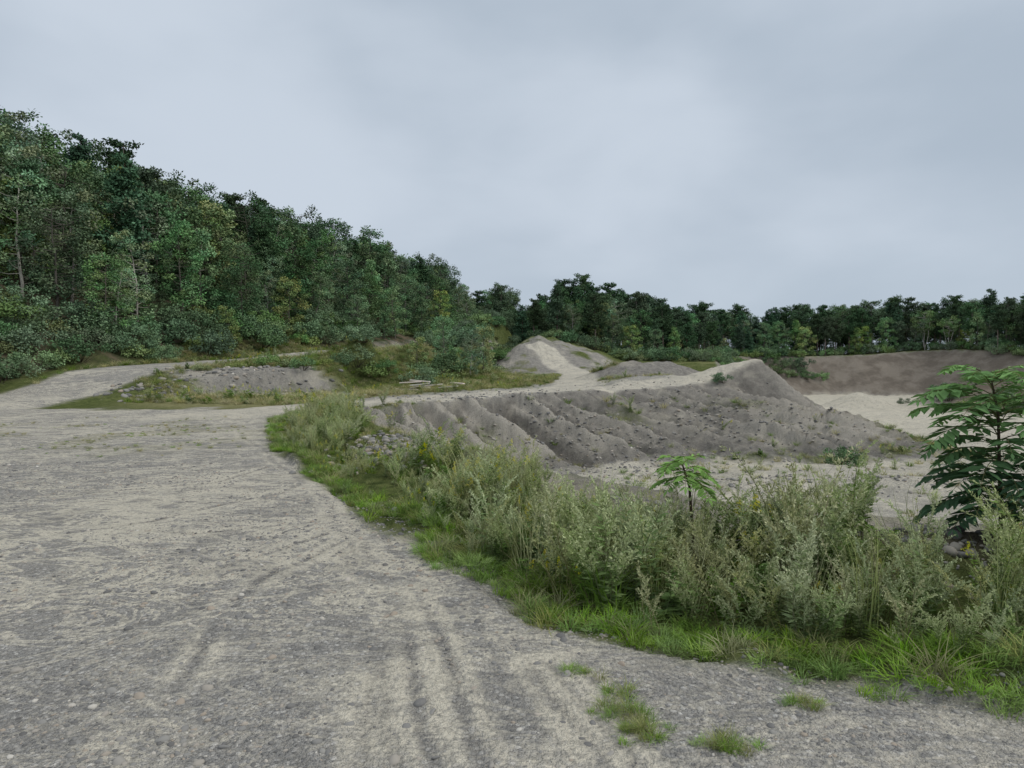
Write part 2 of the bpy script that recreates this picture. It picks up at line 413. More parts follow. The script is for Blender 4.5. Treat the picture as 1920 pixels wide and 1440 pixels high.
def clump(g, r, c, rad, n, size, col, flat=.7, droop=.2):
    p = unit(r.normal(size=(n, 3)))*(r.random((n, 1))**.45)*rad
    p[:, 2] *= flat
    out = unit(p)
    d = unit(out+r.normal(size=(n, 3))*.7+np.array([0, 0, -droop]))
    nr = unit(out*.8+np.array([0, 0, .8])+r.normal(size=(n, 3))*.4)
    sh = .85+.3*r.random(n)
    g.leaves(np.asarray(c)+p, d, size*(.7+.6*r.random(n)), size*.66*(.7+.6*r.random(n)), np.asarray(col)[None]*sh[:, None]*GAIN, nr)

def broadleaf(name, seed, coll, H=9, R=2.2, base=.12, col=(.06, .10, .035), bark=(.13, .12, .10), n=44, shape='oval', leaf=.22, dens=78, tk=1.0, stems=1):
    r = np.random.default_rng(seed); g = Geo()
    k = 9; zz = np.linspace(0, H*.93, k)
    w = np.cumsum(r.normal(size=(k, 2))*.10*H/9, 0)
    tr = np.stack([w[:, 0]-w[0, 0], w[:, 1]-w[0, 1], zz], 1)
    g.tube(tr, np.linspace(.012*H*tk, .02, k), bark, 6)
    for q in range(stems-1):
        a = r.random()*TAU; t = np.linspace(0, 1, 7)[:, None]
        o = np.array([math.cos(a), math.sin(a), 0])
        g.tube(o*(H*.16*t**.9)+np.array([0, 0, 1])*H*.75*t+r.normal(size=(7, 3))*.08, np.linspace(.009*H*tk, .03, 7), bark, 5)
    for i in range(n):
        f = (i+r.random())/n
        z = H*(base+(1-base)*f**.9)
        if shape == 'oval': rr = R*np.sqrt(max(.02, 1-(abs(f-.42)/.62)**2.2))
        elif shape == 'cone': rr = R*(1-f)**.75+.25
        else: rr = R*np.sqrt(max(.03, 1-((f-.68)/.7)**2))
        a = r.random()*TAU; q = rr*(.25+.75*r.random()**.5)
        t0 = np.array([np.interp(z-.35*q, zz, tr[:, 0]), np.interp(z-.35*q, zz, tr[:, 1]), max(.2*H*base, z-.35*q)])
        c = np.array([t0[0]+math.cos(a)*q, t0[1]+math.sin(a)*q, z+r.normal()*.15])
        mid = (t0+c)/2+np.array([0, 0, -.08*q])
        g.tube([t0, mid, c], [.035, .022, .01], bark, 3)
        tint = np.array(col)*(.7+.6*r.random())*np.array([.85+.4*r.random(), 1, .9+.2*r.random()])
        clump(g, r, c, (.5+.45*r.random())*R*.36, dens, leaf, tint)
    return g.obj(name, FM, coll)

def conifer(name, seed, coll, H=10, R=1.8, base=.3, col=(.028, .055, .026), bark=(.12, .09, .07), flat=False):
    r = np.random.default_rng(seed); g = Geo()
    g.tube([(0, 0, 0), (.05, .02, H*.5), (0, 0, H*.97)], [.015*H, .01*H, .02], bark, 6)
    z = H*base
    if flat:
        for i in range(14):
            zz = H*(base*.45)+i*.2; a = r.random()*TAU; l = .3+r.random()*.7
            g.tube([(0, 0, zz), (math.cos(a)*l, math.sin(a)*l, zz+.1)], [.02, .008], bark, 3)
    while z < H:
        f = (z-H*base)/(H*(1-base))
        rr = R*((1-f)**.8*.95+.1) if not flat else R*np.sqrt(max(.05, 1-((f-.5)/.6)**2))
        nb = 5 if f < .8 else 4
        for j in range(nb):
            a = r.random()*TAU; L = rr*(.65+.45*r.random())
            e = np.array([math.cos(a)*L, math.sin(a)*L, z+L*(.12 if not flat else .25)+r.normal()*.1])
            g.tube([(0, 0, z), e*np.array([.5, .5, 0])+np.array([0, 0, (z+e[2])/2-.05]), e], [.03, .02, .008], bark, 3)
            ns = 3 if L > .6 else 1
            for q in range(ns):
                c = np.array([0, 0, z])+(e-np.array([0, 0, z]))*(1-.32*q)
                tint = np.array(col)*(.7+.6*r.random())
                clump(g, r, c, .26+.24*L*.5, 34, .24, tint, .55, .0)
        z += .38+.2*r.random()
    return g.obj(name, FM, coll)

def bush(name, seed, coll, R=1.2, H=1.6, col=(.055, .09, .03), n=22, leaf=.14, dens=70):
    r = np.random.default_rng(seed); g = Geo()
    for i in range(n):
        a = r.random()*TAU; q = R*r.random()**.5; z = H*(.18+.75*r.random()*(1-.5*(q/R)**2))
        c = np.array([math.cos(a)*q, math.sin(a)*q, z])
        g.tube([(c[0]*.15, c[1]*.15, 0), c*np.array([.6, .6, .5]), c], [.02, .013, .006], (.1, .085, .06), 3)
        clump(g, r, c, .38*(.7+.5*r.random()), dens, leaf, np.array(col)*(.7+.6*r.random()))
    return g.obj(name, FM, coll)

def newcoll(n): return bpy.data.collections.new(n)
C_BL = newcoll('broadleaf_tree_kinds'); C_CO = newcoll('conifer_tree_kinds'); C_BU = newcoll('bush_kinds')
broadleaf('tree_a', 1, C_BL, 9, 2.1, .06, (.058, .104, .046), n=50)
broadleaf('tree_b', 2, C_BL, 8.5, 1.9, .06, (.070, .120, .050), n=46, shape='cone')
broadleaf('tree_c', 3, C_BL, 9.5, 2.4, .10, (.047, .086, .041), n=56)
broadleaf('tree_d', 4, C_BL, 9, 1.8, .10, (.080, .120, .070), bark=(.36, .34, .3), n=42, leaf=.19, dens=84)
broadleaf('tree_e', 5, C_BL, 10, 2.5, .22, (.042, .075, .035), n=54, shape='top')
broadleaf('tree_f', 6, C_BL, 7.5, 2.0, .05, (.090, .128, .045), n=44)
conifer('tree_a', 11, C_CO, 10, 2.0, .3, (.028, .053, .030))
conifer('tree_b', 12, C_CO, 10, 1.7, .5, (.032, .053, .028), bark=(.24, .2, .17), flat=True)
conifer('tree_c', 13, C_CO, 9.5, 2.1, .42, (.033, .057, .029), bark=(.2, .165, .14), flat=True)
conifer('tree_d', 14, C_CO, 9, 1.8, .12, (.032, .063, .036))
bush('bush_a', 21, C_BU, 1.3, 1.7, (.058, .10, .038))
bush('bush_b', 22, C_BU, 1.6, 2.2, (.053, .09, .045), n=30)
bush('bush_c', 23, C_BU, 1.1, 1.1, (.08, .105, .04))
bush('bush_d', 24, C_BU, 1.4, 1.8, (.067, .10, .055), n=26, leaf=.12, dens=85)

def instancer(name, coll, P, rot, scl, idx):
    n = len(P)
    me = bpy.data.meshes.new(name); me.vertices.add(n)
    me.vertices.foreach_set('co', np.asarray(P, np.float32).ravel())
    for nm, ty, key, dat in (('rot', 'FLOAT_VECTOR', 'vector', rot), ('scl', 'FLOAT_VECTOR', 'vector', scl), ('idx', 'INT', 'value', idx)):
        a = me.attributes.new(nm, ty, 'POINT')
        a.data.foreach_set(key, np.asarray(dat, np.int32 if ty == 'INT' else np.float32).ravel())
    ob = bpy.data.objects.new(name, me); scene.collection.objects.link(ob)
    ng = bpy.data.node_groups.new(name+'_scatter', 'GeometryNodeTree')
    ng.interface.new_socket('Geometry', in_out='INPUT', socket_type='NodeSocketGeometry')
    ng.interface.new_socket('Geometry', in_out='OUTPUT', socket_type='NodeSocketGeometry')
    N = ng.nodes; L = ng.links
    gi = N.new('NodeGroupInput'); go = N.new('NodeGroupOutput')
    ci = N.new('GeometryNodeCollectionInfo'); ci.inputs['Collection'].default_value = coll
    ci.inputs['Separate Children'].default_value = True; ci.inputs['Reset Children'].default_value = True
    ip = N.new('GeometryNodeInstanceOnPoints'); ip.inputs['Pick Instance'].default_value = True
    def na(nm, dt):
        a = N.new('GeometryNodeInputNamedAttribute'); a.data_type = dt; a.inputs['Name'].default_value = nm
        return a.outputs['Attribute']
    L.new(gi.outputs[0], ip.inputs['Points']); L.new(ci.outputs[0], ip.inputs['Instance'])
    L.new(na('idx', 'INT'), ip.inputs['Instance Index'])
    er = N.new('FunctionNodeEulerToRotation'); L.new(na('rot', 'FLOAT_VECTOR'), er.inputs[0])
    L.new(er.outputs[0], ip.inputs['Rotation'])
    L.new(na('scl', 'FLOAT_VECTOR'), ip.inputs['Scale'])
    L.new(ip.outputs[0], go.inputs[0])
    md = ob.modifiers.new('scatter', 'NODES'); md.node_group = ng
    return ob
def scatter(name, coll, x, y, kinds, smin, smax, tilt=.05, sink=.02, sxy=1.0, smul=None, wts=None):
    n = len(x); z = height(x, y)-sink
    rot = np.stack([rng.normal(size=n)*tilt, rng.normal(size=n)*tilt, rng.random(n)*TAU], 1)
    s = smin+(smax-smin)*rng.random(n)
    if smul is not None: s = s*smul
    scl = np.stack([s*sxy, s*sxy, s], 1)
    idx = rng.choice(kinds, size=n, p=wts)
    return instancer(name, coll, np.stack([x, y, z], 1), rot, scl, idx)
def jgrid(x0, x1, y0, y1, sp, jit=.8):
    gx, gy = np.meshgrid(np.arange(x0, x1, sp), np.arange(y0, y1, sp))
    gx = gx.ravel()+(rng.random(gx.size)-.5)*sp*jit; gy = gy.ravel()+(rng.random(gy.size)-.5)*sp*jit
    return gx, gy
def vis(x, y, mx=.98): return (np.abs(x) < np.abs(y)*mx+3)

x, y = jgrid(-110, 0, 18, 165, 3.2)
hi = -sdist(x, y, HILL)
k = (hi > 2.0+fbm(x, y, .1, 2)*5) & vis(x, y, .9) & (hi < 46)
k &= ~((np.hypot((x+31)/5, (y-38)/5) < 1))
x, y, hi = x[k], y[k], hi[k]
sm = .55+.45*ss(1, 12, hi)
scatter('forest_hillside_trees', C_BL, x, y, [0, 1, 2, 3, 4, 5], .70, 1.22, .05, .2, 1.08, sm, [.2, .2, .17, .16, .12, .15])
x, y = jgrid(-110, 0, 30, 160, 6)
hi = -sdist(x, y, HILL); k = (hi > 8) & vis(x, y, .9) & (hi < 46)
scatter('forest_hillside_conifers', C_CO, x[k], y[k], [0, 3, 1], .75, 1.15, .03, .2)
x, y = jgrid(-5, 180, 60, 175, 2.9)
fd = -sdist(x, y, FAR_FOREST)
k = (fd > 0) & vis(x, y, .9) & (fd < 22)
xa, ya, fa = x[k], y[k], fd[k]
c = rng.random(len(xa)) < .55
scatter('distant_forest_pines', C_CO, xa[c], ya[c], [0, 1, 2, 3], .75, 1.18, .03, .2, 1, .75+.25*ss(0, 10, fa[c]), [.22, .33, .32, .13])
c = ~c
scatter('distant_forest_broadleaf_trees', C_BL, xa[c], ya[c], [0, 1, 2, 3, 4, 5], .6, 1.15, .05, .2, 1.1, .7+.3*ss(0, 10, fa[c]))
bx_, by_ = [], []
x, y = jgrid(-60, 0, 18, 125, 1.7)
hi = -sdist(x, y, HILL)
k = (hi > -1.2) & (hi < 7+fbm(x, y, .15, 2)*8) & vis(x, y, .9) & (line_dist(x, y, LEFT_ROAD) > 3.6)
bx_.append(x[k]); by_.append(y[k])
x, y = jgrid(-70, 0, 25, 110, 3.5); hi = -sdist(x, y, HILL); k = (hi > 6) & (hi < 30) & vis(x, y, .9); bx_.append(x[k]); by_.append(y[k])
x, y = jgrid(-6, 130, 55, 150, 2.0); fd = -sdist(x, y, FAR_FOREST)
k = (fd > -2.5) & (fd < 5) & vis(x, y, .9) & ~((x > 58) & (x < 84) & (y > 110) & (fd < -.5)); bx_.append(x[k]); by_.append(y[k])
k = (fd > -8) & (fd < 0) & (x > 9) & (x < 58) & (sdist(x, y, PIT_FLOOR) > 1.2+fbm(x, y, .15, 2)*3) & vis(x, y, 1) & ((x > 20) | (fd > -4)); bx_.append(x[k]); by_.append(y[k])
x, y = jgrid(-16, 2, 44, 100, 1.9)
k = (line_dist(x, y, LEFT_ROAD) > 3) & (line_dist(x, y, BRANCH) > 3.4) & (fbm(x, y, .12, 3)+.02*(y-50)*.3 > .0) & (x < np.interp(y, [44, 60, 80, 100], [-6, -1.5, -1, 0])); bx_.append(x[k]); by_.append(y[k])
x, y = jgrid(54, 74, 76, 92, 1.8); k = rng.random(len(x)) < .5; bx_.append(x[k]); by_.append(y[k])
bx_ = np.concatenate(bx_); by_ = np.concatenate(by_)
scatter('undergrowth_bushes', C_BU, bx_, by_, [0, 1, 2, 3], .55, 1.3, .08, .15)
def zat(x, y): return float(height(np.array([float(x)]), np.array([float(y)]))[0])
def place(name, coll, i, x, y, s, rz=0., sink=.05):
    src = sorted(coll.objects, key=lambda o: o.name)[i]
    o = bpy.data.objects.new(name, src.data)
    o.location = (x, y, zat(x, y)-sink); o.scale = (s,)*3; o.rotation_euler = (0, 0, rz)
    scene.collection.objects.link(o); return o
for (i, x, y, s) in [(1, 15.2, 31, .55), (0, -10.2, 43.8, .9), (2, -9.0, 43.6, .8), (0, -14.5, 39.6, .6), (2, -13.2, 40, .6), (1, 14.6, 46.2, .45), (2, -11.5, 41, .5), (0, -8.3, 44.2, .6),
                     (2, -15.8, 38.2, .5), (0, -12.2, 39.0, .55), (1, -10.6, 42.2, .55), (2, -17.0, 36.5, .4), (1, -10.0, 45.2, .7)]:
    place('bush', C_BU, i, x, y, s, x*3)
for (i, x, y, s) in [(3, -3.2, 52, .42), (5, -2.4, 54, .5), (0, -5.5, 53.5, .5), (5, -7.5, 52, .45)]:
    place('young_tree', C_BL, i, x, y, s, x)
# pale multi-stemmed trees on the edge of the far wood
for (x, y, s, sd_) in [(80, 129.5, .85, 41), (83, 127, .7, 42)]:
    o = broadleaf('birch_tree', sd_, None, 9*s, 2.4*s, .42, (.06, .10, .045), (.48, .46, .41), 34, 'top', tk=.9, stems=3)
    o.location = (x, y, zat(x, y)-.2)

# ------------------------------------------------------------------ weeds
C_W = newcoll('weed_kinds')
def weed(name, seed, kind):
    r = np.random.default_rng(seed); g = Geo()
    ns = {'mug': 5, 'gold': 4, 'herb': 6, 'thin': 4}[kind]
    for s in range(ns):
        a = r.random()*TAU; lean = .10+.34*r.random(); h = (.5+.5*r.random())*1.0
        if kind == 'herb': h *= .55
        t = np.linspace(0, 1, 8)[:, None]
        b0 = np.array([r.normal()*.06, r.normal()*.06, 0])
        dirv = np.array([math.cos(a), math.sin(a), 0])
        pts = b0+dirv*lean*h*t**1.7+np.array([0, 0, 1])*h*t*(1-.08*t)+r.normal(size=(8, 3))*.006
        stc = {'mug': (.19, .21, .10), 'gold': (.16, .19, .065), 'herb': (.14, .17, .065), 'thin': (.27, .25, .13)}[kind]
        g.tube(pts, np.linspace(.0045, .0018, 8), stc, 3)
        nl = {'mug': 54, 'gold': 70, 'herb': 44, 'thin': 26}[kind]
        u = .05+.82*r.random(nl)**1.1
        c = np.stack([np.interp(u, t[:, 0], pts[:, q]) for q in range(3)], 1)
        th = r.random(nl)*TAU
        d = np.stack([np.cos(th), np.sin(th), .25+.5*r.random(nl)-.5*(1-u)], 1)
        base = {'mug': (.175, .26, .085), 'gold': (.165, .255, .055), 'herb': (.14, .25, .05), 'thin': (.22, .26, .09)}[kind]
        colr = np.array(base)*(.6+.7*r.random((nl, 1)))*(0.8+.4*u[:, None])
        L = {'mug': .08, 'gold': .085, 'herb': .09, 'thin': .07}[kind]; W = {'mug': .018, 'gold': .017, 'herb': .036, 'thin': .009}[kind]
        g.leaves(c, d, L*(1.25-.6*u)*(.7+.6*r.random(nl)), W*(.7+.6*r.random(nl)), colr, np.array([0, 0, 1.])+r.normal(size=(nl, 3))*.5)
        if kind in ('mug', 'thin'):
            nb = 13 if kind == 'mug' else 9
            for j in range(nb):
                u0 = .48+.5*j/nb; p0 = np.array([np.interp(u0, t[:, 0], pts[:, q]) for q in range(3)])
                al = a+r.normal()*1.1; ll = (.22*(1.25-u0)+.06)
                e = np.array([math.cos(al)*.55, math.sin(al)*.55, .85])*ll
                if j == nb-1: e = unit(pts[-1]-pts[-2]+dirv*.05)*.18
                m = 22; v = r.random(m)
                cc = p0+e*v[:, None]+np.array([0, 0, -.05])*(v[:, None]**2)*(ll*4)+r.normal(size=(m, 3))*.003
                dd = e/np.linalg.norm(e)*.9+r.normal(size=(m, 3))*.45
                cl = np.array((.46, .52, .27) if kind == 'mug' else (.43, .45, .23))*(.75+.5*r.random((m, 1)))
                g.leaves(cc, dd, .02+.014*r.random(m), .008+.004*r.random(m), cl, r.normal(size=(m, 3)))
        if kind == 'gold' and s < 3:
            for j in range(10):
                al = r.random()*TAU; p0 = pts[-1]-np.array([0, 0, .017*j])
                e = np.array([math.cos(al)*.8, math.sin(al)*.8, .35])*(.03+.008*j)
                m = 20; v = r.random(m)
                cc = p0+e*v[:, None]+np.array([0, 0, 1])*(-.02*v[:, None]**2)+r.normal(size=(m, 3))*.004
                cl = np.array((.66, .62, .05))*(.75+.4*r.random((m, 1)))
                g.leaves(cc, r.normal(size=(m, 3)), .013, .009, cl, r.normal(size=(m, 3)))
    return g.obj(name, WM, C_W)
for i, (nm, kd) in enumerate([('weed_a', 'mug'), ('weed_b', 'mug'), ('weed_c', 'mug'), ('weed_d', 'gold'), ('weed_e', 'gold'), ('weed_f', 'herb'), ('weed_g', 'herb'), ('weed_h', 'thin'), ('weed_i', 'thin')]):
    weed(nm, 100+i, kd)
C_G = newcoll('grass_kinds')
def tuft(name, seed, col, h=.22, n=55, spread=.09, w=.004, straight=0):
    r = np.random.default_rng(seed); g = Geo()
    a = r.random(n)*TAU; q = spread*r.random(n)**.6
    p = np.stack([np.cos(a)*q, np.sin(a)*q, np.zeros(n)], 1)
    hh = h*(.5+.7*r.random(n)); ln = (.35+.9*r.random(n))*(1-straight*.6); b = a+r.normal(size=n)*.8
    o = np.stack([np.cos(b), np.sin(b), np.zeros(n)], 1); up = np.array([0, 0, 1.])
    side = np.stack([-np.sin(b), np.cos(b), np.zeros(n)], 1)
    vs = []
    for t, ww in zip([0, .4, .75, 1], [1, .85, .5, .05]):
        c = p+o*(hh*ln*t**2)[:, None]+up*(hh*t*(1-.35*ln*t))[:, None]
        vs += [c-side*w*ww, c+side*w*ww]
    v = np.stack(vs, 1)
    f0 = np.array([[0, 1, 3, 2], [2, 3, 5, 4], [4, 5, 7, 6]])
    f = (np.arange(n)[:, None, None]*8+f0[None]).reshape(-1, 4)
    g.V.append(v.reshape(-1, 3)); g.F.append(f); g.n += 8*n
    c = np.array(col)*(.7+.6*r.random((n, 1)))
    g.C.append(np.repeat(c, 8, 0))
    return g.obj(name, WM, C_G)
tuft('grass_a', 1, (.18, .32, .05)); tuft('grass_b', 2, (.21, .35, .055), .16, 60, .1); tuft('grass_c', 3, (.16, .25, .05), .3)
tuft('grass_d', 4, (.38, .35, .17), .3, 50); tuft('grass_e', 5, (.26, .28, .11), .3, 50); tuft('grass_f', 6, (.33, .36, .16), .62, 24, .07, .0028, 1)

def edge_off(x, y):
    d = line_dist(x, y, ROAD_EDGE)
    return np.where(inside(x, y, ROAD_POLY), -d, d)
x, y = jgrid(-8.5, 9, 2.5, 26, .152, 1)
e = edge_off(x, y)+fbm(x, y, 1.1, 3)*.6
wdt = np.interp(y, [3, 6, 9, 12, 20, 26], [2.9, 2.8, 2.6, 2.4, 2.0, 1.8])
dn = np.interp(e, [.08, .35, 1.8, 3.0], [.2, 1, .8, .4])
dn = np.where(y < 5.5, np.interp(e, [.25, .55, 1.8, 3.0], [0, 1, .8, .4]), dn)
dn = dn*np.clip(.82+fbm(x, y, .7, 3)*2.6, .12, 1)
dn = np.where(np.hypot(x-1.6, y-5.3) < .6, 1, dn)
soil = np.hypot((x-3.45)/.75, (y-5.2)/.6) < 1
rock = (np.hypot((x+2.0)/1.0, (y-13.0)/1.6) < 1)
dn = np.where(soil, dn*.1, dn); dn = np.where(rock, dn*.12, dn)
soil2 = np.hypot((x-.9)/.8, (y-7.4)/.5) < 1; dn = np.where(soil2, dn*.3, dn)
k = (e > .08) & (e < wdt+fbm(x, y, .8, 3)*1.4) & (rng.random(len(x)) < dn*np.interp(y, [4, 10, 20], [.88, .72, .5])) & vis(x, y, .85)
xw, yw, ew = x[k], y[k], e[k]
gl = fbm(xw, yw, .5, 2)
hm = (.38+.62*ss(.1, .9, ew))*(1-.4*ss(1.6, 2.8, ew)*ss(9, 6.5, yw))*(.95+.5*np.clip(fbm(xw, yw, 1.1, 2)*3, -1, 1))*np.interp(yw, [4, 5.5, 7, 10, 13, 20], [1.04, .98, .68, .56, .62, .66])
hm = hm*np.where((np.hypot((xw-3.0)/.7, (yw-4.5)/.5) < 1), .6, 1)
left = ss(4.5, 8, yw)
kinds = []
for i in range(len(xw)):
    pg = .05+.15*left[i]+(.12 if gl[i] > .06 else 0)
    p = np.array([.19, .17, .17, pg/2, pg/2, .10, .08, .19, .17]); p /= p.sum(); kinds.append(rng.choice(9, p=p))
n = len(xw); z = height(xw, yw)-.02
s = (.6+.65*rng.random(n)**1.7)*hm
instancer('verge_weeds', C_W, np.stack([xw, yw, z], 1), np.stack([rng.normal(size=n)*.14, rng.normal(size=n)*.14, rng.random(n)*TAU], 1),
          np.stack([s*1.05, s*1.05, s], 1)*1.0, np.array(kinds))
q = rng.random(n) < .4
scatter('tall_grass', C_G, xw[q]+.06, yw[q]+.05, [5, 2, 4], .7, 1.5, .12, .01, 1.0, np.clip(hm[q]*1.3, .4, 1.1), [.6, .3, .1])
x, y = jgrid(-8.5, 9, 2.2, 26, .085, 1)
e = edge_off(x, y)+fbm(x, y, 2.0, 3)*.6
lim = np.interp(y, [3, 5.5, 8, 20], [.85, .6, .45, .4])
k = (e > -.02) & (e < lim) & vis(x, y, .85) & (rng.random(len(x)) < np.interp(e/lim, [0, .25, .6, 1], [.3, .8, .6, .15]))
xg, yg = x[k], y[k]
px_, py_ = [], []
for (cx, cy, rx, ry, m) in [(.55, 3.2, .1, .25, 30), (.33, 3.6, .1, .06, 7), (.95, 2.9, .1, .07, 18), (.6, 3.0, .1, .06, 10), (1.45, 3.25, .1, .06, 8)]:
    px_.append(cx+rng.normal(size=m)*rx*.6); py_.append(cy+rng.normal(size=m)*ry*.7)
scatter('verge_grass', C_G, xg, yg, [0, 1, 2, 4], .3, .66, .15, .005, 1.3, None, [.35, .4, .1, .15])
scatter('road_grass_patch', C_G, np.concatenate(px_), np.concatenate(py_), [0, 1, 4], .12, .28, .1, .003, 1.4)
def samp(M, x, y):
    i = np.clip(np.searchsorted(xs, x), 1, nx-1); j = np.clip(np.searchsorted(ys, y), 1, ny-1)
    return M[j, i]
x, y = jgrid(-24, 26, 10, 62, .34, 1)
gmv = samp(grass, x, y); dv = samp(dry, x, y)
k = (rng.random(len(x)) < gmv*.75) & vis(x, y, .85) & (edge_off(x, y) > .2)
x, y, dv = x[k], y[k], dv[k]
n = len(x); idx = np.where(rng.random(n) < .35+.4*dv, 3, np.where(rng.random(n) < .6, 4, 2))
s = (.4+.8*rng.random(n))*np.interp(y, [10, 22, 30, 60], [.6, .7, 1.0, 1.5])*(1-.6*samp(crestband, x, y))
instancer('rough_grass', C_G, np.stack([x, y, height(x, y)-.01], 1), np.stack([rng.normal(size=n)*.1, rng.normal(size=n)*.1, rng.random(n)*TAU], 1), np.stack([s*1.5, s*1.5, s], 1), idx)
x, y = jgrid(-20, -4, 10, 22, .22, 1)
k = (rng.random(len(x)) < samp(patch, x, y)*.5) & (edge_off(x, y) < -.5)
scatter('sparse_road_grass', C_G, x[k], y[k], [3, 4, 1], .12, .32, .1, .003, 1.5)
x, y = jgrid(-22, 27, 14, 60, .8, 1)
gmv = samp(grass, x, y)
k = (rng.random(len(x)) < gmv*.5) & (fbm(x, y, .3, 3) > -.05) & vis(x, y, .85) & (edge_off(x, y) > .3) & (samp(crestband, x, y) < .3)
scatter('scattered_weeds', C_W, x[k], y[k], [0, 1, 3, 5, 6, 8], .5, 1.0, .1, .02, 1.3)

# ------------------------------------------------------------------ stones
def stone_mat():
    m = bpy.data.materials.new('stone'); m.use_nodes = True
    b = NB(m.node_tree); oi = b.n('ShaderNodeObjectInfo')
    tc = b.n('ShaderNodeTexCoord').outputs['Object']
    cr = b.n('ShaderNodeValToRGB'); b.l(oi.outputs['Random'], cr.inputs[0])
    e = cr.color_ramp.elements; e[0].color = (.085, .086, .09, 1); e[1].color = (.6, .58, .53, 1); e[1].position = 1
    for p, c in ((.3, (.18, .18, .18)), (.6, (.27, .265, .25)), (.8, (.35, .32, .28)), (.93, (.34, .28, .22))):
        q = e.new(p); q.color = (*c, 1)
    col = b.mix(b.math('MULTIPLY', b.noise(tc, 3, 3, .7), .5), cr.outputs[0], (.29, .278, .25))
    bs = b.n('ShaderNodeBsdfDiffuse'); b.l(col, bs.inputs['Color'])
    o = b.n('ShaderNodeOutputMaterial'); b.l(bs.outputs[0], o.inputs[0]); return m
SM = stone_mat()
import bmesh
C_S = newcoll('stone_kinds')
for i in range(6):
    r = np.random.default_rng(50+i); bm = bmesh.new(); bmesh.ops.create_icosphere(bm, subdivisions=2, radius=1)
    ax = np.array([1, .6+.3*r.random(), .35+.3*r.random()])
    dirs = unit(r.normal(size=(7, 3))); lim = .62+.3*r.random(7)
    for v in bm.verts:
        p = np.array(v.co)
        for d, l in zip(dirs, lim):
            q = p@d
            if q > l: p = p-d*(q-l)*.85
        v.co = Vector(p*ax)
    me = bpy.data.meshes.new(f'stone_{i}'); bm.to_mesh(me); bm.free()
    me.polygons.foreach_set('use_smooth', [True]*len(me.polygons)); me.materials.append(SM)
    o = bpy.data.objects.new(f'stone_{"abcdef"[i]}', me); C_S.objects.link(o)
def stones(name, x, y, s, sinkf=.1):
    n = len(x); z = height(x, y); z = z-s*sinkf
    instancer(name, C_S, np.stack([x, y, z], 1), np.stack([rng.normal(size=n)*.25, rng.normal(size=n)*.25, rng.random(n)*TAU], 1), np.stack([s, s, s], 1), rng.integers(0, 6, n))
n = 80000
yy = 2.2+9*rng.random(n)**1.7; xx = (rng.random(n)*2-1)*(yy*.85+.5)
k = (edge_off(xx, yy) < .3) & (fbm(xx, yy, .5, 3)+fbm(xx, yy, 3, 2)*.4 > -.02+rng.normal(size=n)*.1)
xx, yy = xx[k], yy[k]
s = .004+.005*rng.random(len(xx))+.018*rng.random(len(xx))**8
stones('road_gravel', xx, yy, s*np.interp(yy, [2, 12], [.9, 1.6]), .1)
n = 500; yy = 2.6+4.6*rng.random(n)**1.2; xx = -1.3+rng.normal(size=n)*1.2
k = edge_off(xx, yy) < 0
stones('road_pebbles', xx[k], yy[k], (.012+.03*rng.random(k.sum())**2.5), .1)
qx, qy, qs = [], [], []
for (cx, cy, rx, ry, m, a, c) in [(3.5, 5.25, .9, .7, 260, .012, .08), (.9, 7.4, 1.3, .5, 250, .012, .07), (-2.0, 13.0, 1.0, 1.6, 1100, .02, .1), (-13.5, 36, 4.5, 2.8, 600, .04, .2),
                                  (-16.5, 31.5, 2, 1.5, 250, .04, .2), (12, 24.5, 9, 1.3, 700, .03, .12), (3, 32, 6, 5, 2200, .03, .12), (14, 39, 7, 6, 2400, .03, .12), (-4, 22, 1.5, 4, 300, .02, .09)]:
    qx.append(cx+rng.normal(size=m)*rx*.6); qy.append(cy+rng.normal(size=m)*ry*.6); qs.append(a+(c-a)*rng.random(m)**3)
stones('berm_rubble', np.concatenate(qx), np.concatenate(qy), np.concatenate(qs), -.1)

# ------------------------------------------------------------------ sumac saplings
def sumac(name, x, y, H, seed, nf, L=.5, col=(.17, .34, .08), dark=(.05, .12, .055), lo=.28, fw=.34):
    r = np.random.default_rng(seed); g = Geo()
    st = np.array([[0, 0, 0], [-.02, .01, H*.35], [-.05, 0, H*.7], [-.12, .0, H*.92]])
    g.tube(st, [.018, .014, .010, .006], (.10, .07, .05), 6)
    for i in range(nf):
        f = (i+.5)/nf
        z0 = H*(lo+(.92-lo)*f); p0 = np.array([np.interp(z0, st[:, 2], st[:, q]) for q in range(3)])
        a = i*2.4+r.random()*.5; o = np.array([math.cos(a), math.sin(a), 0])
        ll = L*(.65+.5*r.random())*(1 if f < .8 else .8)
        t = np.linspace(0, 1, 15)
        up = .35+.45*f+r.normal()*.08
        pts = p0+o*(ll*t*(1-.15*t))[:, None]+np.array([0, 0, 1])*(ll*(up*t-.62*t*t))[:, None]
        g.tube(pts[::2], np.linspace(.005, .0018, 8), (.17, .16, .06), 3)
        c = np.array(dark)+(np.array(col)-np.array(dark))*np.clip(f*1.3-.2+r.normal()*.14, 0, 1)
        sd = np.array([-o[1], o[0], 0]); tan = unit(np.gradient(pts, axis=0))
        for sg in (-1, 1):
            cc = pts[2:]; dd = sd*sg*.9+tan[2:]*.45+np.array([0, 0, -.22])+r.normal(size=(13, 3))*.1
            lf = ll*.27*np.sin(np.linspace(.6, 2.7, 13))*(.85+.3*r.random(13))+.02
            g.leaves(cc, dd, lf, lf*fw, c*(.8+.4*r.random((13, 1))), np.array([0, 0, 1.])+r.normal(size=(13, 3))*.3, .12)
        g.leaves(pts[-1:], tan[-1:], .08, .025, c, np.array([[0, 0, 1.]]))
    o = g.obj(name, WM)
    o.location = (x, y, zat(x, y)-.02); return o
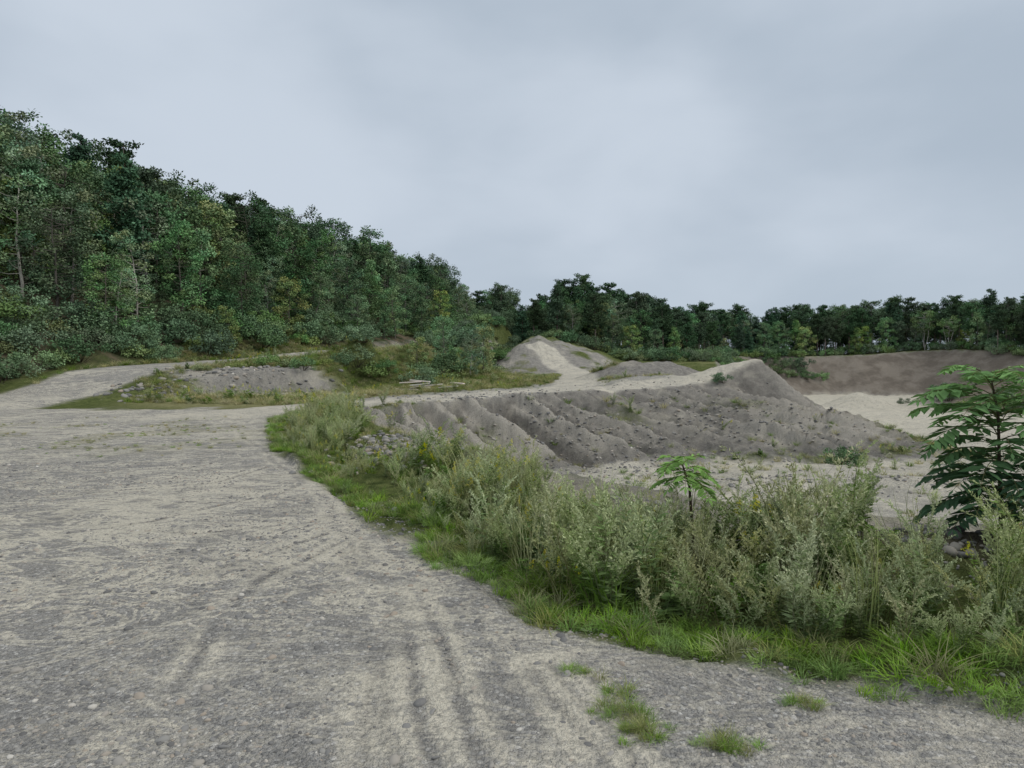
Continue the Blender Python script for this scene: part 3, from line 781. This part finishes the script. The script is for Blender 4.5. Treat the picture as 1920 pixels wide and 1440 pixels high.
sumac('sumac_sapling', 3.92, 5.3, 1.46, 5, 66, .64, lo=.12)
sumac('sumac_sapling', 1.52, 5.5, .98, 6, 16, .34, (.24, .46, .08), (.19, .36, .06), .72)

g = Geo()
r = np.random.default_rng(8)
def plank(g, c, a, l, w, h, col, tilt=0):
    u = np.array([math.cos(a), math.sin(a), tilt]); s_ = np.array([-math.sin(a), math.cos(a), 0]); k_ = np.array([0, 0, 1.])
    v = np.array([np.array(c)+u*l*i+s_*w*j+k_*h*q for i in (-.5, .5) for j in (-.5, .5) for q in (0, 1)])
    f = np.array([[0, 1, 3, 2], [4, 6, 7, 5], [0, 4, 5, 1], [2, 3, 7, 6], [0, 2, 6, 4], [1, 5, 7, 3]])+g.n
    g.V.append(v); g.F.append(f); g.n += 8; g.C.append(np.tile(np.array(col, float), (8, 1)))
for i in range(9):
    plank(g, (r.normal()*.9, r.normal()*.3, .08+.06*i), r.normal()*.25, .9+r.random()*.7, .22, .06, (.6+.1*r.random(), .58, .53), r.normal()*.06)
o = g.obj('timber_scraps', FM); o.location = (-4.6, 39.5, zat(-4.6, 39.5))

# ------------------------------------------------------------------ light
SE, SA = 42, 110
w = bpy.data.worlds.new('World'); scene.world = w; w.use_nodes = True
b = NB(w.node_tree)
sky = b.n('ShaderNodeTexSky', sky_type='NISHITA'); sky.sun_disc = False
sky.sun_elevation = math.radians(SE); sky.sun_rotation = math.radians(SA)
tc = b.n('ShaderNodeTexCoord').outputs['Generated']
sp = b.n('ShaderNodeSeparateXYZ'); b.l(tc, sp.inputs[0])
mp = b.n('ShaderNodeMapping'); b.l(tc, mp.inputs[0]); mp.inputs['Scale'].default_value = (1, 1, 2.2); mp.inputs['Location'].default_value = (.3, .2, 0)
c1 = b.noise(mp.outputs[0], 1.5, 3, .5, .3)
c2 = b.noise(mp.outputs[0], 4.0, 4, .5, .2)
cl = b.math('ADD', b.math('MULTIPLY', c1, .75), b.math('MULTIPLY', c2, .25))
grey = b.mix(b.ramp(cl, .36, .66), (4.3, 5.05, 5.95), (5.9, 6.6, 7.5))
hz = b.ramp(sp.outputs[2], .22, .0)
grey = b.mix(b.math('MULTIPLY', hz, .4), grey, (5.5, 6.35, 7.25))
zen = b.ramp(sp.outputs[2], .5, .95)
grey = b.mix(b.math('MULTIPLY', zen, .8), grey, (12, 12, 12))
col = b.mix(.97, sky.outputs[0], grey)
bg = b.n('ShaderNodeBackground'); b.l(col, bg.inputs[0]); bg.inputs[1].default_value = .1
o = b.n('ShaderNodeOutputWorld'); b.l(bg.outputs[0], o.inputs[0])
sd = bpy.data.lights.new('sun', 'SUN'); sd.energy = 1.45; sd.angle = math.radians(25); sd.color = (1, .96, .89)
so = bpy.data.objects.new('sun', sd); scene.collection.objects.link(so)
az = math.radians(SA); el = math.radians(SE)
dv = Vector((math.sin(az)*math.cos(el), math.cos(az)*math.cos(el), math.sin(el)))
so.rotation_euler = dv.to_track_quat('Z', 'Y').to_euler(); so.location = (0, 0, 60)

cam = bpy.data.cameras.new('camera'); co = bpy.data.objects.new('camera', cam); scene.collection.objects.link(co)
co.location = (0, 0, 1.7+zat(0, 0)); co.rotation_euler = (math.radians(90-1.83), 0, 0)
cam.sensor_width = 36; cam.lens = 23.46; cam.clip_end = 5000; cam.clip_start = .05
scene.camera = co
scene.view_settings.view_transform = 'Standard'; scene.view_settings.look = 'None'; scene.view_settings.exposure = 0
